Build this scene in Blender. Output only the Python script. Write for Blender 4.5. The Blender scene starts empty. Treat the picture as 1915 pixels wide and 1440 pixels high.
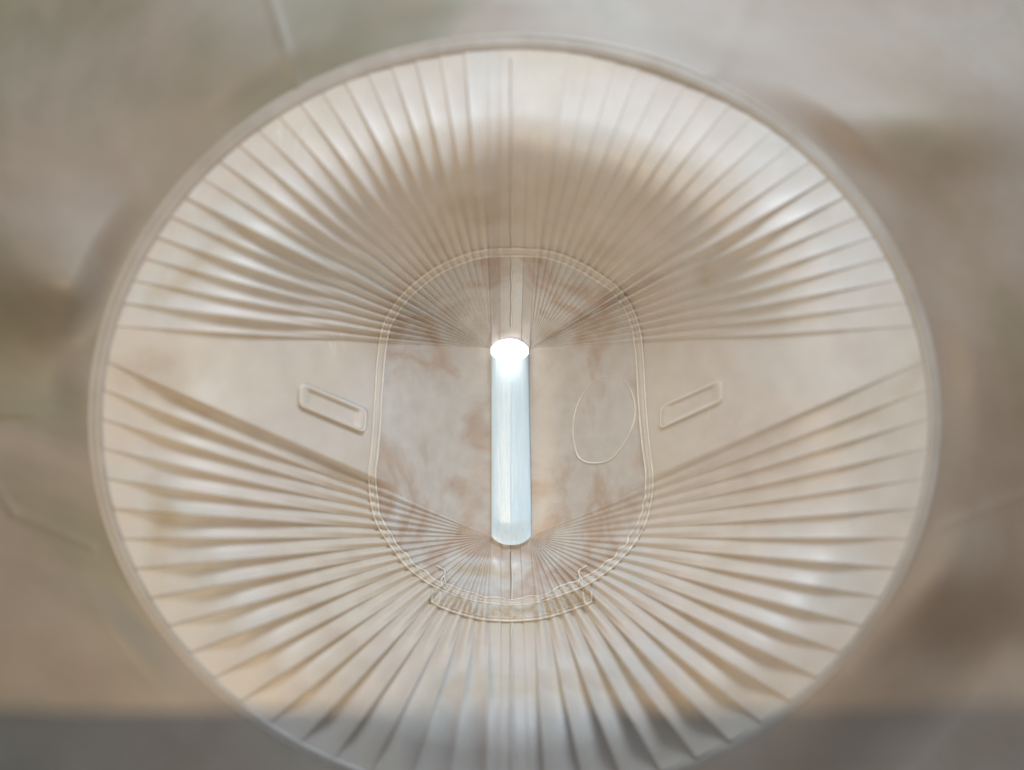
import bpy, math, random
import numpy as np
from mathutils import Vector
from mathutils.bvhtree import BVHTree

S = bpy.context.scene
COL = S.collection
random.seed(4)

# ------------------------------------------------------------------ camera
PXW, PXH, D0 = 1915.0, 1440.0, 3.0        # 1000 picture units = 1 m at 3 m
FOC = D0 * 1000.0
cd = bpy.data.cameras.new('camera')
cam = bpy.data.objects.new('camera', cd); COL.objects.link(cam)
cam.rotation_euler = (math.radians(90), 0, 0)
cd.sensor_width = 36; cd.lens = 36 * D0 / (PXW / 1000)
cd.clip_start = 0.01; cd.clip_end = 100
cd.dof.use_dof = True; cd.dof.focus_distance = 2.93; cd.dof.aperture_fstop = 0.48
S.camera = cam

# ------------------------------------------------------------------ light
w = bpy.data.worlds.new('World'); S.world = w; w.use_nodes = True
bg = w.node_tree.nodes['Background']
bg.inputs['Color'].default_value = (0.88, 0.94, 1.0, 1); bg.inputs['Strength'].default_value = 0.29

def area(name, loc, aim, sx, sy, power, col):
    l = bpy.data.lights.new(name, 'AREA'); l.shape = 'RECTANGLE'; l.size = sx; l.size_y = sy
    l.energy = power; l.color = col
    o = bpy.data.objects.new(name, l); COL.objects.link(o); o.location = loc
    o.rotation_euler = (Vector(aim) - Vector(loc)).to_track_quat('-Z', 'Y').to_euler()
    return o
area('key_lamp', (0.60, 1.45, 2.10), (0.0, 2.9, -0.1), 1.0, 0.7, 56, (0.74, 0.87, 1.0))
area('warm_lamp', (-0.75, 0.25, -0.60), (0, 2.8, 0.05), 0.16, 0.10, 28, (1.0, 0.74, 0.42))

S.view_settings.view_transform = 'Standard'; S.view_settings.look = 'None'
S.view_settings.exposure = 0; S.view_settings.gamma = 1; S.view_settings.use_curve_mapping = False
S.cycles.use_denoising = True

# ------------------------------------------------------------------ helpers
def P(px, py, d):
    return ((px - PXW / 2) * d / FOC, d, (PXH / 2 - py) * d / FOC)

def PA(px, py, d):
    return np.stack([(px - PXW / 2) * d / FOC, d, (PXH / 2 - py) * d / FOC], -1)

def obj(name, verts, faces, mat, parent=None, smooth=True):
    me = bpy.data.meshes.new(name)
    me.from_pydata([tuple(v) for v in verts], [], [tuple(f) for f in faces]); me.update()
    if smooth: me.polygons.foreach_set('use_smooth', [True] * len(me.polygons))
    me.materials.append(mat)
    o = bpy.data.objects.new(name, me); COL.objects.link(o)
    if parent: o.parent = parent
    return o

def empty(name, label, cat):
    o = bpy.data.objects.new(name, None); COL.objects.link(o)
    o['label'] = label; o['category'] = cat
    return o

def sstep(a, b, x):
    t = np.clip((x - a) / (b - a), 0, 1); return t * t * (3 - 2 * t)

# ------------------------------------------------------------------ materials
def mat_shell(name, cols, scale, rough=0.47, coat=0.25, bump=0.12, grain=900, spec=0.5, seed=0.0, fleck=0.25, sss=0.0, streak=False):
    m = bpy.data.materials.new(name); m.use_nodes = True
    nt = m.node_tree; N = nt.nodes; L = nt.links
    b = N['Principled BSDF']
    tc = N.new('ShaderNodeTexCoord'); mp = N.new('ShaderNodeMapping'); mp.inputs['Location'].default_value = (seed, seed * 0.7, seed * 1.3)
    L.new(tc.outputs['Object'], mp.inputs['Vector'])
    if streak: mp.inputs['Scale'].default_value = (2.2, 2.2, 0.18)
    n1 = N.new('ShaderNodeTexNoise'); n1.inputs['Scale'].default_value = scale; n1.inputs['Detail'].default_value = 5
    n1.inputs['Roughness'].default_value = 0.55; n1.inputs['Distortion'].default_value = 0.6
    L.new(mp.outputs[0], n1.inputs['Vector'])
    r = N.new('ShaderNodeValToRGB'); e = r.color_ramp.elements
    e[0].position = 0.30; e[0].color = (*cols[0], 1); e[1].position = 0.72; e[1].color = (*cols[-1], 1)
    for i, c in enumerate(cols[1:-1]):
        x = e.new(0.30 + 0.42 * (i + 1) / (len(cols) - 1)); x.color = (*c, 1)
    L.new(n1.outputs['Fac'], r.inputs['Fac'])
    n2 = N.new('ShaderNodeTexNoise'); n2.inputs['Scale'].default_value = scale * 9; n2.inputs['Detail'].default_value = 7
    L.new(mp.outputs[0], n2.inputs['Vector'])
    mx = N.new('ShaderNodeMix'); mx.data_type = 'RGBA'; mx.blend_type = 'SOFT_LIGHT'; mx.inputs['Factor'].default_value = fleck
    L.new(r.outputs['Color'], mx.inputs[6]); L.new(n2.outputs['Fac'], mx.inputs[7])
    L.new(mx.outputs[2], b.inputs['Base Color'])
    mr = N.new('ShaderNodeMapRange'); mr.inputs['To Min'].default_value = rough - 0.12; mr.inputs['To Max'].default_value = rough + 0.14
    L.new(n2.outputs['Fac'], mr.inputs['Value']); L.new(mr.outputs[0], b.inputs['Roughness'])
    b.inputs['Specular IOR Level'].default_value = spec
    b.inputs['Coat Weight'].default_value = coat * 0.5; b.inputs['Coat Roughness'].default_value = 0.38
    if sss:
        b.inputs['Subsurface Weight'].default_value = sss
        b.inputs['Subsurface Radius'].default_value = (1.0, 0.7, 0.45); b.inputs['Subsurface Scale'].default_value = 0.012
    n3 = N.new('ShaderNodeTexNoise'); n3.inputs['Scale'].default_value = grain; n3.inputs['Detail'].default_value = 2
    L.new(tc.outputs['Object'], n3.inputs['Vector'])
    ad = N.new('ShaderNodeMath'); ad.operation = 'MULTIPLY_ADD'; ad.inputs[1].default_value = 6.0
    L.new(n2.outputs['Fac'], ad.inputs[0]); L.new(n3.outputs['Fac'], ad.inputs[2])
    bp = N.new('ShaderNodeBump'); bp.inputs['Strength'].default_value = bump; bp.inputs['Distance'].default_value = 0.0012
    L.new(ad.outputs[0], bp.inputs['Height']); L.new(bp.outputs[0], b.inputs['Normal'])
    return m

M_PLEAT = mat_shell('cream_pleated_plastic', [(0.53, 0.45, 0.37), (0.59, 0.53, 0.455), (0.60, 0.54, 0.49), (0.58, 0.555, 0.52), (0.51, 0.435, 0.34)], 2.6, sss=0.3)
M_INNER = mat_shell('stained_cream_plastic', [(0.46, 0.37, 0.30), (0.56, 0.52, 0.48), (0.57, 0.54, 0.51), (0.50, 0.40, 0.33), (0.58, 0.56, 0.54), (0.52, 0.44, 0.34)], 4.5, rough=0.38, coat=0.3, seed=3.1, fleck=0.3, sss=0.2)
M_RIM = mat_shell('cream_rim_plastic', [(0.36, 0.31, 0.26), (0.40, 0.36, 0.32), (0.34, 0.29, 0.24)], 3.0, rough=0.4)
M_BEAD = mat_shell('glossy_clear_bead', [(0.74, 0.68, 0.60), (0.78, 0.74, 0.68)], 6.0, rough=0.22, coat=0.6, bump=0.05)
M_BACK = mat_shell('mottled_backing', [(0.27, 0.185, 0.14), (0.23, 0.185, 0.115), (0.28, 0.215, 0.165), (0.30, 0.25, 0.205), (0.22, 0.20, 0.145), (0.265, 0.19, 0.125)], 1.1, rough=0.5, coat=0.1, seed=1.7, fleck=0.22)  # mottled tints stand in for blurred reflections on the backing
M_BOARD = mat_shell('dark_board', [(0.4, 0.4, 0.4), (0.45, 0.45, 0.45)], 3.0, coat=0)

def mat_tube():
    m = mat_shell('opal_white_tube', [(0.52, 0.64, 0.72), (0.62, 0.72, 0.78), (0.48, 0.58, 0.64)], 9.0, rough=0.25, coat=0.5, seed=5.0, fleck=0.5, bump=0.2, streak=True)
    b = m.node_tree.nodes['Principled BSDF']
    b.inputs['Emission Color'].default_value = (0.62, 0.84, 1.0, 1); b.inputs['Emission Strength'].default_value = 0.22
    return m
M_TUBE = mat_tube()
M_SEAM = mat_shell('brown_seam_grime', [(0.22, 0.17, 0.12), (0.34, 0.28, 0.21), (0.25, 0.19, 0.14)], 20)
def mat_glow():
    m = bpy.data.materials.new('lit_lamp_cap'); m.use_nodes = True
    b = m.node_tree.nodes['Principled BSDF']; b.inputs['Base Color'].default_value = (0.9, 0.93, 0.95, 1)
    b.inputs['Emission Color'].default_value = (0.93, 0.97, 1.0, 1); b.inputs['Emission Strength'].default_value = 3.2
    return m
M_GLOW = mat_glow()

# ------------------------------------------------------------------ ellipses of the rim
CI = (964.0, 790.0, 772.0, 697.0)      # inner edge of the rim
CO = (962.0, 783.0, 798.0, 720.0)      # outer edge of the rim
def ell(c, th):
    return c[0] + c[2] * np.cos(th), c[1] + c[3] * np.sin(th)

# left half: walk the inner ellipse from its top (th=-pi/2) through pi to pi/2 (bottom), picture y downwards
TH = np.linspace(-math.pi / 2, -3 * math.pi / 2, 4001)
ex, ey = ell(CI, TH)
arc = np.concatenate([[0], np.cumsum(np.hypot(np.diff(ex), np.diff(ey)))])
def th_at_arc(a): return np.interp(a, arc, TH)
def arc_at(pred):  # first index where predicate is true
    return arc[np.argmax(pred)]
a_strip_t = arc_at(ex < 912)
a_w0 = arc_at(ey > 611)
a_w1 = arc_at(ey > 678)
a_strip_b = arc[len(arc) - 1 - np.argmax((ex < 912)[::-1])]
UC, LC = (919.0, 652.0), (919.0, 1004.0)
AX = 955.0
NU_T = 20
NL = int(round((a_strip_b - a_w1) / 63.5))
_wl = np.linspace(53, 75, NL); _wl = np.concatenate([[0], np.cumsum(_wl)]) / _wl.sum()
cells = []   # (arc0, arc1, C0, C1, kind)
cells.append((0, a_strip_t * 0.55, (AX, 634), (935, 636), 'top'))
cells.append((a_strip_t * 0.55, a_strip_t, (935, 636), UC, 'top'))
for i in range(NU_T):
    a0 = a_strip_t + (a_w0 - a_strip_t) * i / NU_T; a1 = a_strip_t + (a_w0 - a_strip_t) * (i + 1) / NU_T
    cells.append((a0, a1, UC, UC, 'top'))
cells.append((a_w0, a_w1, UC, LC, 'side'))
for i in range(NL):
    a0 = a_w1 + (a_strip_b - a_w1) * _wl[i]; a1 = a_w1 + (a_strip_b - a_w1) * _wl[i + 1]
    cells.append((a0, a1, LC, LC, 'bottom'))
aE = arc[-1]; am = a_strip_b + (aE - a_strip_b) * 0.5
cells.append((a_strip_b, am, LC, (937, 1017), 'bottom'))
cells.append((am, aE, (937, 1017), (AX, 1019), 'bottom'))

SS = np.array([0, .03, .08, .15, .24, .34, .45, .56, .67, .77, .86, .92, .955, .975, .99])
VV = np.concatenate([np.linspace(0, .06, 8)[:-1], np.linspace(.06, 1, 170)])

def macro(v, up=0.0):
    """depth of the dish floor: deep at the tube, swelling towards the rim"""
    return 2.98 - (0.05 + 0.03 * up) * sstep(0.0, 0.30, v) + 0.03 * up * sstep(0.6, 1.0, v) - 0.24 * ((1 - up) * sstep(0.06, 0.84, v) + up * sstep(0.07, 0.79, v)) - 0.01 * v 

DG = [(520, 300, 90, .006), (330, 520, 120, -.006), (470, 1000, 130, .008), (660, 1260, 120, -.008), (1500, 620, 160, .010), (1400, 960, 140, -.008), (1250, 1250, 120, .008), (1200, 240, 130, -.008), (800, 230, 110, -.007), (830, 800, 70, .004)]
DG_L = [g for g in DG if g[0] < AX]; DG_R = [g for g in DG if g[0] >= AX]
def build_half(sign):
    colx, coly, cold, ckind = [], [], [], []
    rng = random.Random(7 if sign < 0 else 11)
    for ci, (a0, a1, C0, C1, kind) in enumerate(cells):
        amp = rng.uniform(0.65, 1.25)
        mid_a = (a0 + a1) / 2; myy = float(ell(CI, th_at_arc(mid_a))[1])
        if sign > 0:
            amp *= {'top': 0.48, 'side': 0.35}.get(kind, 0.34 + 0.6 * float(sstep(850, 1300, myy)))
            if kind == 'top' and abs(myy - 335) < 24: amp = 1.25
        elif kind == 'top' and abs(myy - 352) < 20: amp = 1.6
        ss = SS if kind != 'side' else np.linspace(0, .99, 60)
        if ci == len(cells) - 1: ss = np.append(ss, 1.0)
        for s in ss:
            a = a0 + (a1 - a0) * s
            th = th_at_arc(a); rx, ry = ell(CI, th)
            cx = C0[0] + (C1[0] - C0[0]) * s; cy = C0[1] + (C1[1] - C0[1]) * s
            x = cx + (rx - cx) * VV; y = cy + (ry - cy) * VV
            # local plate width
            wid = np.hypot(C1[0] - C0[0], C1[1] - C0[1]) * (1 - VV) + (a1 - a0) * VV
            wid = np.minimum(wid, 46)
            g = (1 - 0.88 * sstep(0.60 if kind == 'top' else 0.74, 1.0, VV)) * (1.0 if kind == 'bottom' else 1.5 - 0.5 * sstep(0.25, 0.5, VV))
            if kind == 'side': g = g * sstep(0.2, 0.4, VV)
            k = {'top': 0.42, 'bottom': 0.45 + 0.22 * float(sstep(1150, 1450, myy))}[kind] if kind != 'side' else 0.36
            if kind == 'top': k *= 1 - 0.25 * max(0.0, -math.sin(th_at_arc(mid_a)) if True else 0) ** 3
            if ci < 2 or ci >= len(cells) - 2: k = 0.16
            A = k * amp * wid * g / 1000.0
            if kind == 'side':
                f = s ** 2.2 * 1.0
            else:
                f = (s / 0.955) ** 2.0
            if s > 0.955: f = 1.0 - ((s - 0.955) / 0.045) ** 1.0
            if kind == 'side' and s > 0.98: f = 0.3
            ux, uy = rx - cx, ry - cy; upw = max(0.0, -uy / math.hypot(ux, uy)) ** 1.5
            if kind != 'side' and 2 <= ci < len(cells) - 2:    # towards the tube the pleats round off into soft flutes
                mixv = 1 - sstep(0.28, 0.62, VV)
                f = f * (1 - mixv) + (0.5 - 0.5 * math.cos(2 * math.pi * s)) * mixv * (1.0 if kind == 'bottom' else 1.25 if sign < 0 else 1.7)
            d = macro(VV, upw) - A * f
            for gx, gy, gr, gh in (DG_L if sign < 0 else DG_R):
                gxx = gx if sign < 0 else 2 * AX - gx
                d = d - gh * np.exp(-((x - gxx) ** 2 + (y - gy) ** 2) / gr ** 2)
            xx = x if sign < 0 else 2 * AX - x
            if sign > 0:   # the right rim sits a little further out than the mirrored left one
                xx = xx + (2 * (CI[0] - AX)) * VV
            colx.append(xx); coly.append(y); cold.append(d); ckind.append(kind)
    return np.array(colx), np.array(coly), np.array(cold), ckind

# oval bead line, traced
OVAL = [(955,465),(885,472),(826,495),(785,522),(753,551),(730,583),(715,615),(706,674),(702,732),(698,800),(694,849),(690,888),(695,946),(709,987),
        (738,1031),(768,1066),(812,1096),(870,1119),(943,1131),(1002,1127),(1060,1109),(1104,1090),(1148,1058),(1183,1020),(1206,981),(1217,940),
        (1221,895),(1216,849),(1210,790),(1206,732),(1202,659),(1196,615),(1183,577),(1170,556),(1148,531),(1089,493),(1031,471)]
def spline(pts, n, closed=True):
    p = np.array(pts, float); k = len(p); out = []
    for t in np.linspace(0, k if closed else k - 1, n, endpoint=not closed):
        i = int(t); f = t - i
        if not closed and i >= k - 1: i = k - 2; f = 1.0
        g = (lambda j: p[j % k]) if closed else (lambda j: p[min(max(j, 0), k - 1)])
        a, b, c, d = g(i - 1), g(i), g(i + 1), g(i + 2)
        out.append(0.5 * (2 * b + (c - a) * f + (2 * a - 5 * b + 4 * c - d) * f * f + (3 * b - a - 3 * c + d) * f ** 3))
    return np.array(out)
oval = spline(OVAL, 900)
def inset(path, amt):
    t = np.roll(path, -1, 0) - np.roll(path, 1, 0); t /= np.linalg.norm(t, axis=1)[:, None]
    nrm = np.stack([t[:, 1], -t[:, 0]], 1)            # points inwards for this winding
    c = path.mean(0)
    if ((c - path[0]) @ nrm[0]) < 0: nrm = -nrm
    return path + nrm * (amt[:, None] if hasattr(amt, '__len__') else amt)
mid = inset(oval, 7)
def inside(px, py, poly):
    res = np.zeros(px.shape, bool); n = len(poly); j = n - 1
    for i in range(n):
        xi, yi = poly[i]; xj, yj = poly[j]
        c = ((yi > py) != (yj > py)) & (px < (xj - xi) * (py - yi) / (yj - yi + 1e-12) + xi)
        res ^= c; j = i
    return res

# ================================================================== FLUTED DISH
dish = empty('pleated_dish', 'large round cream dish with radiating pleats and an oval bead around the lit tube', 'dish')
halves = {-1: build_half(-1), 1: build_half(1)}
allV, allF = [], []
groups = {}
for sign, (X, Y, Dp, K) in halves.items():
    nc, nv = X.shape
    V = PA(X, Y, Dp).reshape(-1, 3)
    mx_, my_ = (X[:-1, :-1] + X[1:, 1:]) / 2, (Y[:-1, :-1] + Y[1:, 1:]) / 2
    ins = inside(mx_, my_, mid[::4])
    base = len(allV) and sum(len(v) for v in allV)
    for i in range(nc - 1):
        for j in range(nv - 1):
            q = (i * nv + j, i * nv + j + 1, (i + 1) * nv + j + 1, (i + 1) * nv + j)
            if sign > 0: q = q[::-1]
            q = q[::-1]
            if ins[i, j]: key = ('inner_oval_panel', 0)
            elif K[i] == 'side': key = ('side_panel', sign)
            elif K[i] == 'top': key = ('upper_pleated_fan', 0)
            else: key = ('lower_pleated_fan', 0)
            groups.setdefault(key, []).append(tuple(base + t for t in q))
    allV.append(V)
V = np.concatenate(allV)
# weld the two halves where they meet on the axis
rk = {}; remap = np.arange(len(V)); Vr = np.round(V / 2e-5).astype(int)
for i, kx in enumerate(map(tuple, Vr)):
    if kx in rk: remap[i] = rk[kx]
    else: rk[kx] = i
fullF = [tuple(remap[t] for t in f) for g in groups.values() for f in g]
fullF = [f for f in fullF if len(set(f)) == 4]
bvh = BVHTree.FromPolygons([Vector(v) for v in V], fullF)
def surf(px, py, up=0.0):
    dr = Vector(P(px, py, 1.0)).normalized()
    h = bvh.ray_cast(Vector((0, 0, 0)), dr)
    d = h[0].y if h[0] else 2.9
    return d - up

def part_from(name, faces, mat):
    faces = [tuple(int(remap[t]) for t in f) for f in faces]
    faces = [tuple(dict.fromkeys(f)) for f in faces]; faces = [f for f in faces if len(f) > 2]
    used = sorted({t for f in faces for t in f}); mp_ = {t: i for i, t in enumerate(used)}
    return obj(name, V[used], [tuple(mp_[t] for t in f) for f in faces], mat, dish)
for (nm, _s), fs in groups.items():
    part_from(nm, fs, M_INNER if nm == 'inner_oval_panel' else M_PLEAT)

# rim: a rounded ring between the inner and outer ellipse
def ring(name, prof, mat, parent, n=720, jig=None):
    th = np.linspace(0, 2 * math.pi, n, endpoint=False)
    ix, iy = ell(CI, th); ox, oy = ell(CO, th)
    vs = []; 
    for (u, d) in prof:
        vs.append(PA(ix + (ox - ix) * u, iy + (oy - iy) * u, np.full(n, d)))
    vs = np.concatenate(vs); fs = []
    for k in range(len(prof) - 1):
        for i in range(n):
            j = (i + 1) % n
            fs.append((k * n + i, k * n + j, (k + 1) * n + j, (k + 1) * n + i))
    return obj(name, vs, fs, mat, parent)
dR = float(macro(np.array([1.0]))[0])
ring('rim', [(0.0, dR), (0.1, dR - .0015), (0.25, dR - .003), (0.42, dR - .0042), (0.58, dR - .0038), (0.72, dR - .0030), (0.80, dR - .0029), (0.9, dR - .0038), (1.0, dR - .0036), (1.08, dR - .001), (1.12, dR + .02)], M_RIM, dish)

# tubes lying on the dish
def bead(name, path, rad, mat, parent, up=0.001, closed=True, seg=8, depth=None, flat=1.0):
    n = len(path)
    pts = np.array([P(x, y, (depth(x, y) if depth else surf(x, y)) - up) for x, y in path])
    if n > 12:   # ease the depth a little so that the bead bridges sharp steps
        for _ in range(2):
            if closed: pts = (np.roll(pts, 1, 0) + 2 * pts + np.roll(pts, -1, 0)) / 4
            else: pts[1:-1] = (pts[:-2] + 2 * pts[1:-1] + pts[2:]) / 4
    vs, fs = [], []
    for i in range(n):
        a = pts[(i - 1) % n if closed else max(i - 1, 0)]; b = pts[(i + 1) % n if closed else min(i + 1, n - 1)]
        t = b - a; t /= np.linalg.norm(t)
        u = np.array([0, -1.0, 0]); s = np.cross(t, u); s /= np.linalg.norm(s); u = np.cross(s, t)
        r = rad[i] if hasattr(rad, '__len__') else rad
        for k in range(seg):
            an = 2 * math.pi * k / seg
            vs.append(pts[i] + (s * math.cos(an) + u * math.sin(an) * flat) * r)
    for i in range(n if closed else n - 1):
        for k in range(seg):
            j = (i + 1) % n
            fs.append((i * seg + k, i * seg + (k + 1) % seg, j * seg + (k + 1) % seg, j * seg + k))
    return obj(name, vs, fs, mat, parent)

fr = np.arange(900) / 900.0
low = (oval[:, 1] > 900).astype(float) * np.clip((oval[:, 1] - 900) / 60, 0, 1)
rng = np.random.RandomState(3)
def smooth_noise(n, k, r):
    z = r.rand(k); x = np.arange(n) / n * k; i = x.astype(int); f = x - i; f = f * f * (3 - 2 * f)
    return z[i % k] * (1 - f) + z[(i + 1) % k] * f - 0.5
wob = smooth_noise(900, 130, rng) * 5.0 * low + smooth_noise(900, 60, rng) * 1.2
wob2 = smooth_noise(900, 110, rng) * 7.0 * low + smooth_noise(900, 50, rng) * 1.2
rad = 0.0017 + 0.0011 * (smooth_noise(900, 150, rng) * (0.5 + low))
bead('bead', oval + 0, rad, M_BEAD, dish, up=.003)
inn = inset(oval, 13 + wob2)
bead('bead', inn, rad * 0.95, M_BEAD, dish, up=.003)
out2 = inset(oval, 1 + wob)
# raised channel between the two beads
def strip(name, A, B, up, mat, parent, m=5, crown=0.003):
    n = len(A); vs, fs = [], []
    for k in range(m):
        t = k / (m - 1)
        for i in range(n):
            x, y = A[i] * (1 - t) + B[i] * t
            vs.append(P(x, y, surf(x, y) - up - crown * math.sin(math.pi * t)))
    for k in range(m - 1):
        for i in range(n):
            j = (i + 1) % n
            fs.append((k * n + i, (k + 1) * n + i, (k + 1) * n + j, k * n + j))
    return obj(name, vs, fs, mat, parent)
strip('oval_channel', out2, inn, .0012, M_PLEAT, dish)

# small tilted tablets either side of the oval
def rounded(poly, r, n=6):
    p = np.array(poly, float); out = []
    for i in range(len(p)):
        a, b, c = p[i - 1], p[i], p[(i + 1) % len(p)]
        ua = (a - b) / np.linalg.norm(a - b); uc = (c - b) / np.linalg.norm(c - b)
        s, e = b + ua * r, b + uc * r
        for t in np.linspace(0, 1, n): out.append((1 - t) ** 2 * s + 2 * t * (1 - t) * b + t * t * e)
    p = np.array(out); res = []
    for i in range(len(p)):     # even out
        a, b = p[i], p[(i + 1) % len(p)]; L_ = np.linalg.norm(b - a); k = max(1, int(L_ / 4))
        for t in range(k): res.append(a + (b - a) * t / k)
    return np.array(res)
def tablet(poly, brad, bm, hs=1.0):
    path = rounded(poly, 9)
    c = path.mean(0); n = len(path); vs, fs = [], []
    rings = [(1.0, -0.002), (1.0, .0075), (0.94, .0095), (0.84, .0080), (0.74, .0025), (0.6, .0020), (0.3, .0024)]
    cd_ = [surf(*p) for p in path]; cc = surf(*c)
    for sc, up in rings:
        for i in range(n):
            # shrink towards the centre line so that the margin keeps an even width
            q = c + (path[i] - c) * sc
            dd = cd_[i] * sc + cc * (1 - sc)
            vs.append(P(q[0], q[1], dd - up * hs))
    for k in range(len(rings) - 1):
        for i in range(n):
            j = (i + 1) % n; fs.append((k * n + i, k * n + j, (k + 1) * n + j, (k + 1) * n + i))
    vs.append(P(c[0], c[1], cc - .0028 * hs)); z = len(vs) - 1; k = len(rings) - 1
    for i in range(n): fs.append((k * n + i, k * n + (i + 1) % n, z))
    t = obj('raised_tablet', vs, fs, M_PLEAT, dish)
    bead('outline', path, brad, bm, t, up=.0075 * hs)
tablet([(563, 717), (685, 768), (682, 808), (560, 757)], 0.0016, M_BEAD)
tablet([(1348, 711), (1351, 748), (1234, 801), (1237, 760)], 0.0012, M_BEAD, 0.45)

# faint ring mark
CM = spline([(1144,703),(1118,709),(1097,727),(1083,750),(1075,774),(1072,797),(1072,819),(1077,843),(1084,857),(1100,865),(1125,865),(1144,857),(1160,840),
             (1174,817),(1184,794),(1188,767),(1185,745),(1177,724),(1164,709)], 220)
rr = 0.0006 + 0.0011 * np.clip(sstep(715, 760, CM[:, 1]), 0, 1) + 0.0005 * smooth_noise(220, 30, rng)
bead('ring_mark', CM, rr, M_BEAD, dish, up=.0002)

# crescent clip below the oval, with its lower bead and two hooks
ARC = spline([(804,1123),(827,1136),(855,1146),(883,1154),(912,1159),(958,1161),(1000,1158),(1019,1155),(1042,1149),(1066,1141),(1089,1133),(1110,1124)], 160, closed=False)
topa = oval[(oval[:, 1] > 1085)]
topa = topa[np.argsort(topa[:, 0])]
tx = np.linspace(812, 1104, 160); ty = np.interp(tx, topa[:, 0], topa[:, 1])
TOP = np.stack([tx, ty], 1)
m_ = 7; vs, fs = [], []
for k in range(m_):
    t = k / (m_ - 1)
    for i in range(160):
        x, y = TOP[i] * (1 - t) + ARC[i] * t
        vs.append(P(x, y, surf(x, y) - .002 - .006 * math.sin(math.pi * t) * (0.75 + 0.35 * math.sin(i * 0.33 + t * 2) + 0.3 * math.sin(i * 0.19 + 1.3 - t * 3))))
for k in range(m_ - 1):
    for i in range(159): fs.append((k * 160 + i, (k + 1) * 160 + i, (k + 1) * 160 + i + 1, k * 160 + i + 1))
clip = obj('crescent_clip', vs, fs, M_BEAD, dish)
clip.data.materials[0] = mat_shell('rippled_glossy_plastic', [(0.50, 0.42, 0.33), (0.60, 0.56, 0.52), (0.50, 0.40, 0.28), (0.64, 0.62, 0.60)], 14, rough=0.28, coat=0.8, bump=0.6, seed=9)
bead('bead', ARC, 0.0021, M_BEAD, clip, up=.004, closed=False)
bead('bead', ARC + np.array([0, -6.0]), 0.0009, M_BEAD, clip, up=.004, closed=False)
for sx in (-1, 1):
    cx_ = AX + 1 + sx * 1.0
    def mm(x): return x if sx < 0 else 2 * 957.5 - x
    h = spline([(mm(817), 1058), (mm(823), 1061), (mm(831), 1066), (mm(832), 1074), (mm(825), 1085), (mm(828), 1096)], 40, closed=False)
    hk = bead('hook', h, 0.0016, M_BEAD, dish, up=.004, closed=False)
    bead('barb', spline([(mm(831), 1072), (mm(832), 1085), (mm(838), 1100)], 24, closed=False), 0.0012, M_BEAD, hk, up=.004, closed=False)
    bead('lug', spline([(mm(809), 1104), (mm(809), 1124), (mm(820), 1129), (mm(824), 1108)], 40, closed=False), 0.0013, M_BEAD, hk, up=.006, closed=False)

# scuffs on the pleats
for (bx, by, sxx, syy, dx, dy, n_) in ((545, 262, 36, 20, -8, 62, 11), (500, 345, 18, 20, -3, 34, 6), (625, 640, 14, 20, 22, 80, 5), (700, 1010, 60, 60, 22, 30, 6), (1330, 800, 60, 30, -20, 40, 4)):
    for q in range(n_):
        x = bx + random.uniform(-sxx, sxx); y = by + random.uniform(-syy, syy); L_ = random.uniform(.4, 1)
        p = [P(x + dx * L_ * t, y + dy * L_ * t, surf(x + dx * L_ * t, y + dy * L_ * t) - .0004) for t in np.linspace(-.5, .5, 14)]
        sv, sf = [], []
        for k, a in enumerate(p):
            w_ = 0.0007 * math.sin(math.pi * (k + .3) / 13.6)
            sv += [(a[0] - w_, a[1], a[2]), (a[0], a[1] - w_ * .5, a[2]), (a[0] + w_, a[1], a[2])]
        for k in range(13):
            for m2 in (0, 1): sf.append((3 * k + m2, 3 * k + m2 + 1, 3 * k + m2 + 4, 3 * k + m2 + 3))
        obj('scuff_mark', sv, sf, M_BEAD, dish)
# fine mould seam on the axis above and below the tube
for (y0, y1) in ((92, 612), (1032, 1470)):
    n = int((y1 - y0) / 5)
    pth = np.stack([AX + 2.5 + smooth_noise(n, max(4, n // 4), rng) * 2.2, np.linspace(y0, y1, n)], 1)
    bead('mould_seam', pth, 0.0013, M_BEAD, dish, up=.0008, closed=False)
    bead('seam_groove', pth + np.array([-3.0, 0]), 0.0005, M_SEAM, dish, up=.0006, closed=False)

# ================================================================== LIT TUBE
tube = empty('light_tube', 'slim upright bluish white tube in the centre of the pleated dish', 'lamp')
def tube_mesh(y0, y1, cap_top, name, mat, parent, nseg=28, ny=70, ri=0.0, extra=0.0):
    vs, fs = [], []
    ys = np.linspace(0, 1, ny)
    for q in ys:
        y = y0 + (y1 - y0) * q
        xl = 919 + 0 * q; xr = 987 + 6 * min(1, max(0, (y - 640) / 300))
        c = (xl + xr) / 2; hw = (xr - xl) / 2 + extra
        for k in range(nseg + 1):
            an = math.pi * k / nseg
            x = c - hw * math.cos(an); pr = math.sin(an)
            yy = y
            e = (1 - abs(math.cos(an)) ** 2.6)
            if cap_top: yy = y - (16 * e) * (1 - q)
            if not cap_top: yy = y + (16 * e) * q
            if name == 'glowing_cap': yy += 16 * e * 0.9 * q
            vs.append(P(x, yy, 2.974 - (0.013 + extra / 1000) * pr ** 0.9 * (1 if cap_top else 1 - 0.85 * float(sstep(0.88, 1.0, q)))))
    for j in range(ny - 1):
        for k in range(nseg):
            a = j * (nseg + 1) + k; fs.append((a, a + 1, a + nseg + 2, a + nseg + 1))
    return obj(name, vs, fs, mat, parent)
tube_mesh(650, 1003, False, 'tube_body', M_TUBE, tube)
tl = bpy.data.lights.new('tube_lamp', 'POINT'); tl.energy = 0.065; tl.color = (0.90, 0.96, 1.0); tl.shadow_soft_size = 0.012
to = bpy.data.objects.new('tube_lamp', tl); COL.objects.link(to); to.location = P(953, 674, 2.938); to.parent = tube
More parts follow.
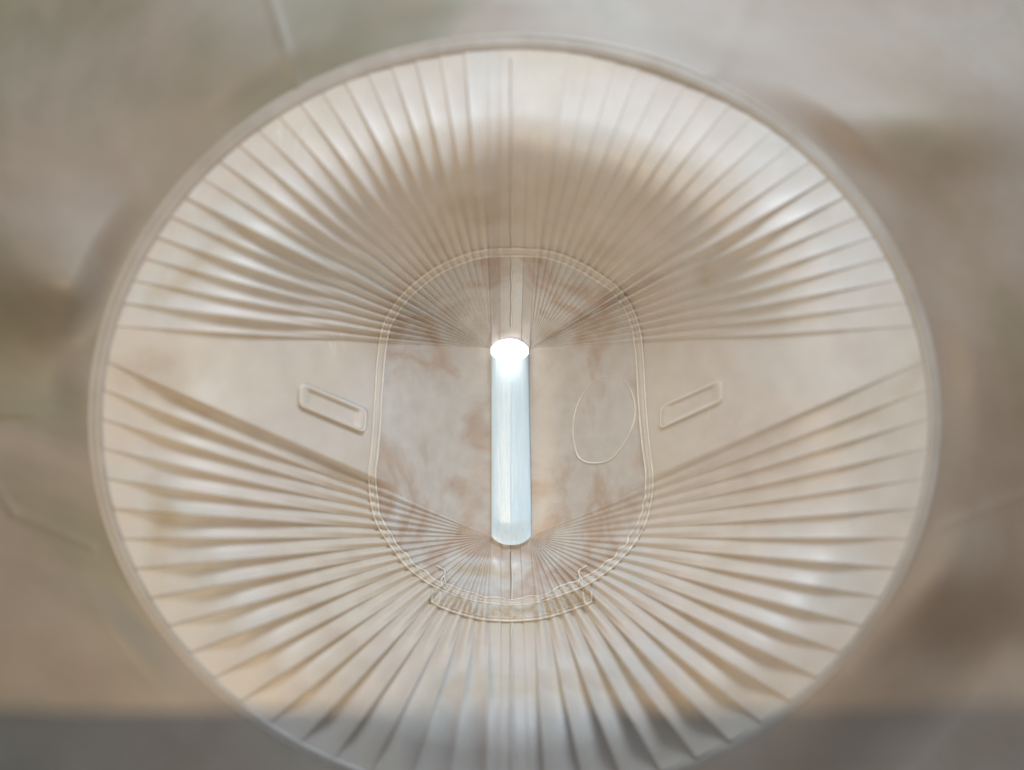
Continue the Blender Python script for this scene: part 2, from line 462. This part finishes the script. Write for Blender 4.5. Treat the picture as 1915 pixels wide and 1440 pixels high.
tube_mesh(650, 662, True, 'glowing_cap', M_GLOW, tube, ny=14, extra=0.6)

tp = np.stack([956 + smooth_noise(60, 14, rng) * 1.6, np.linspace(715, 1012, 60)], 1)
bead('tube_highlight', tp, 0.0016 + 0.0008 * smooth_noise(60, 20, rng), M_TUBE, tube, up=.0, closed=False, depth=lambda x, y: 2.9605 + 0.011 * float(sstep(970, 1012, y)))  # pale glowing bead drawn in as the highlight down the tube
# ================================================================== BACKING
GB = [  # px, py, sigma_x, sigma_y, height (towards viewer)
    (1760, 225, 240, 100, 0.045), (1660, 480, 120, 110, -0.014), (70, 480, 210, 110, 0.055), (150, 720, 130, 80, -0.016),
    (440, 110, 160, 120, 0.016), (60, 40, 220, 150, -0.045), (1330, 60, 140, 90, -0.008), (1850, 680, 150, 140, 0.020),
    (1720, 1060, 170, 90, 0.022), (200, 1190, 220, 110, 0.016), (130, 545, 100, 55, 0.028), (900, -20, 300, 60, 0.008), (1850, 1220, 200, 80, -0.02)]
def back_depth(px, py):
    rho = np.hypot((px - CO[0]) / CO[2], (py - CO[1]) / CO[3])
    o = np.clip(rho - 1.0, 0, None)
    ang = np.arctan2(py - CO[1], px - CO[0])
    lr = np.exp(-((ang - 0.62) / 0.30) ** 2)          # lower right corner falls away faster
    d = dR - 0.003 + 0.02 * o + 0.10 * o * o + 0.28 * sstep(0.3, 1.0, -np.sin(ang)) * (0.25 + 0.75 * sstep(-0.7, 0.3, np.cos(ang))) * o + lr * (0.09 * sstep(0.01, 0.30, o) - 0.14 * o) - 0.16 * np.exp(-((ang + 2.45) / 0.5) ** 2) * o - 0.22 * sstep(0.3, 1.0, np.sin(ang)) * o
    for gx, gy, sx, sy, h in GB:
        d = d - h * np.exp(-((px - gx) / sx) ** 2 - ((py - gy) / sy) ** 2) * sstep(0.0, 0.10, o)
    # faint ridges running out from the rim
    for (x0, y0, x1, y1, hh, ww) in ((495, -40, 555, 160, .0022, 9), (1330, 150, 1420, -40, .0010, 22), (24, 958, 172, 1022, .0020, 7), (-60, 830, 24, 958, .0016, 9), (1760, 985, 1930, 920, .0012, 9)):
        L2 = (x1 - x0) ** 2 + (y1 - y0) ** 2
        t = np.clip(((px - x0) * (x1 - x0) + (py - y0) * (y1 - y0)) / L2, 0, 1)
        dd = np.hypot(px - x0 - t * (x1 - x0), py - y0 - t * (y1 - y0))
        d = d - hh * np.exp(-(dd / ww) ** 2)
    return d
nth, nr = 720, 150
th = np.linspace(0, 2 * math.pi, nth, endpoint=False)
rs = np.concatenate([np.linspace(1.0, 1.6, 120), np.linspace(1.62, 2.6, 30)])
ox, oy = ell(CO, th)
BX = CO[0] + (ox - CO[0])[None] * rs[:, None]; BY = CO[1] + (oy - CO[1])[None] * rs[:, None]
BD = back_depth(BX, BY)
bv = PA(BX, BY, BD).reshape(-1, 3); bf = []
for k in range(nr - 1):
    for i in range(nth):
        j = (i + 1) % nth; bf.append((k * nth + i, k * nth + j, (k + 1) * nth + j, (k + 1) * nth + i))
back = obj('backing_surface', bv, bf, M_BACK); back['kind'] = 'structure'
# unseen board added below the frame so its edge shades the dish foot
zt = -0.558
def boxm(x0, x1, y0, y1, z0, z1):
    v = [(x, y, z) for x in (x0, x1) for y in (y0, y1) for z in (z0, z1)]
    f = [(0, 1, 3, 2), (4, 6, 7, 5), (0, 4, 5, 1), (2, 3, 7, 6), (0, 2, 6, 4), (1, 5, 7, 3)]
    return v, f
v, f = boxm(-1.2, 1.2, 2.0, 2.2, zt - 0.09, zt)
bo = obj('shade_board', v, f, M_BOARD, smooth=False); bo['kind'] = 'structure'
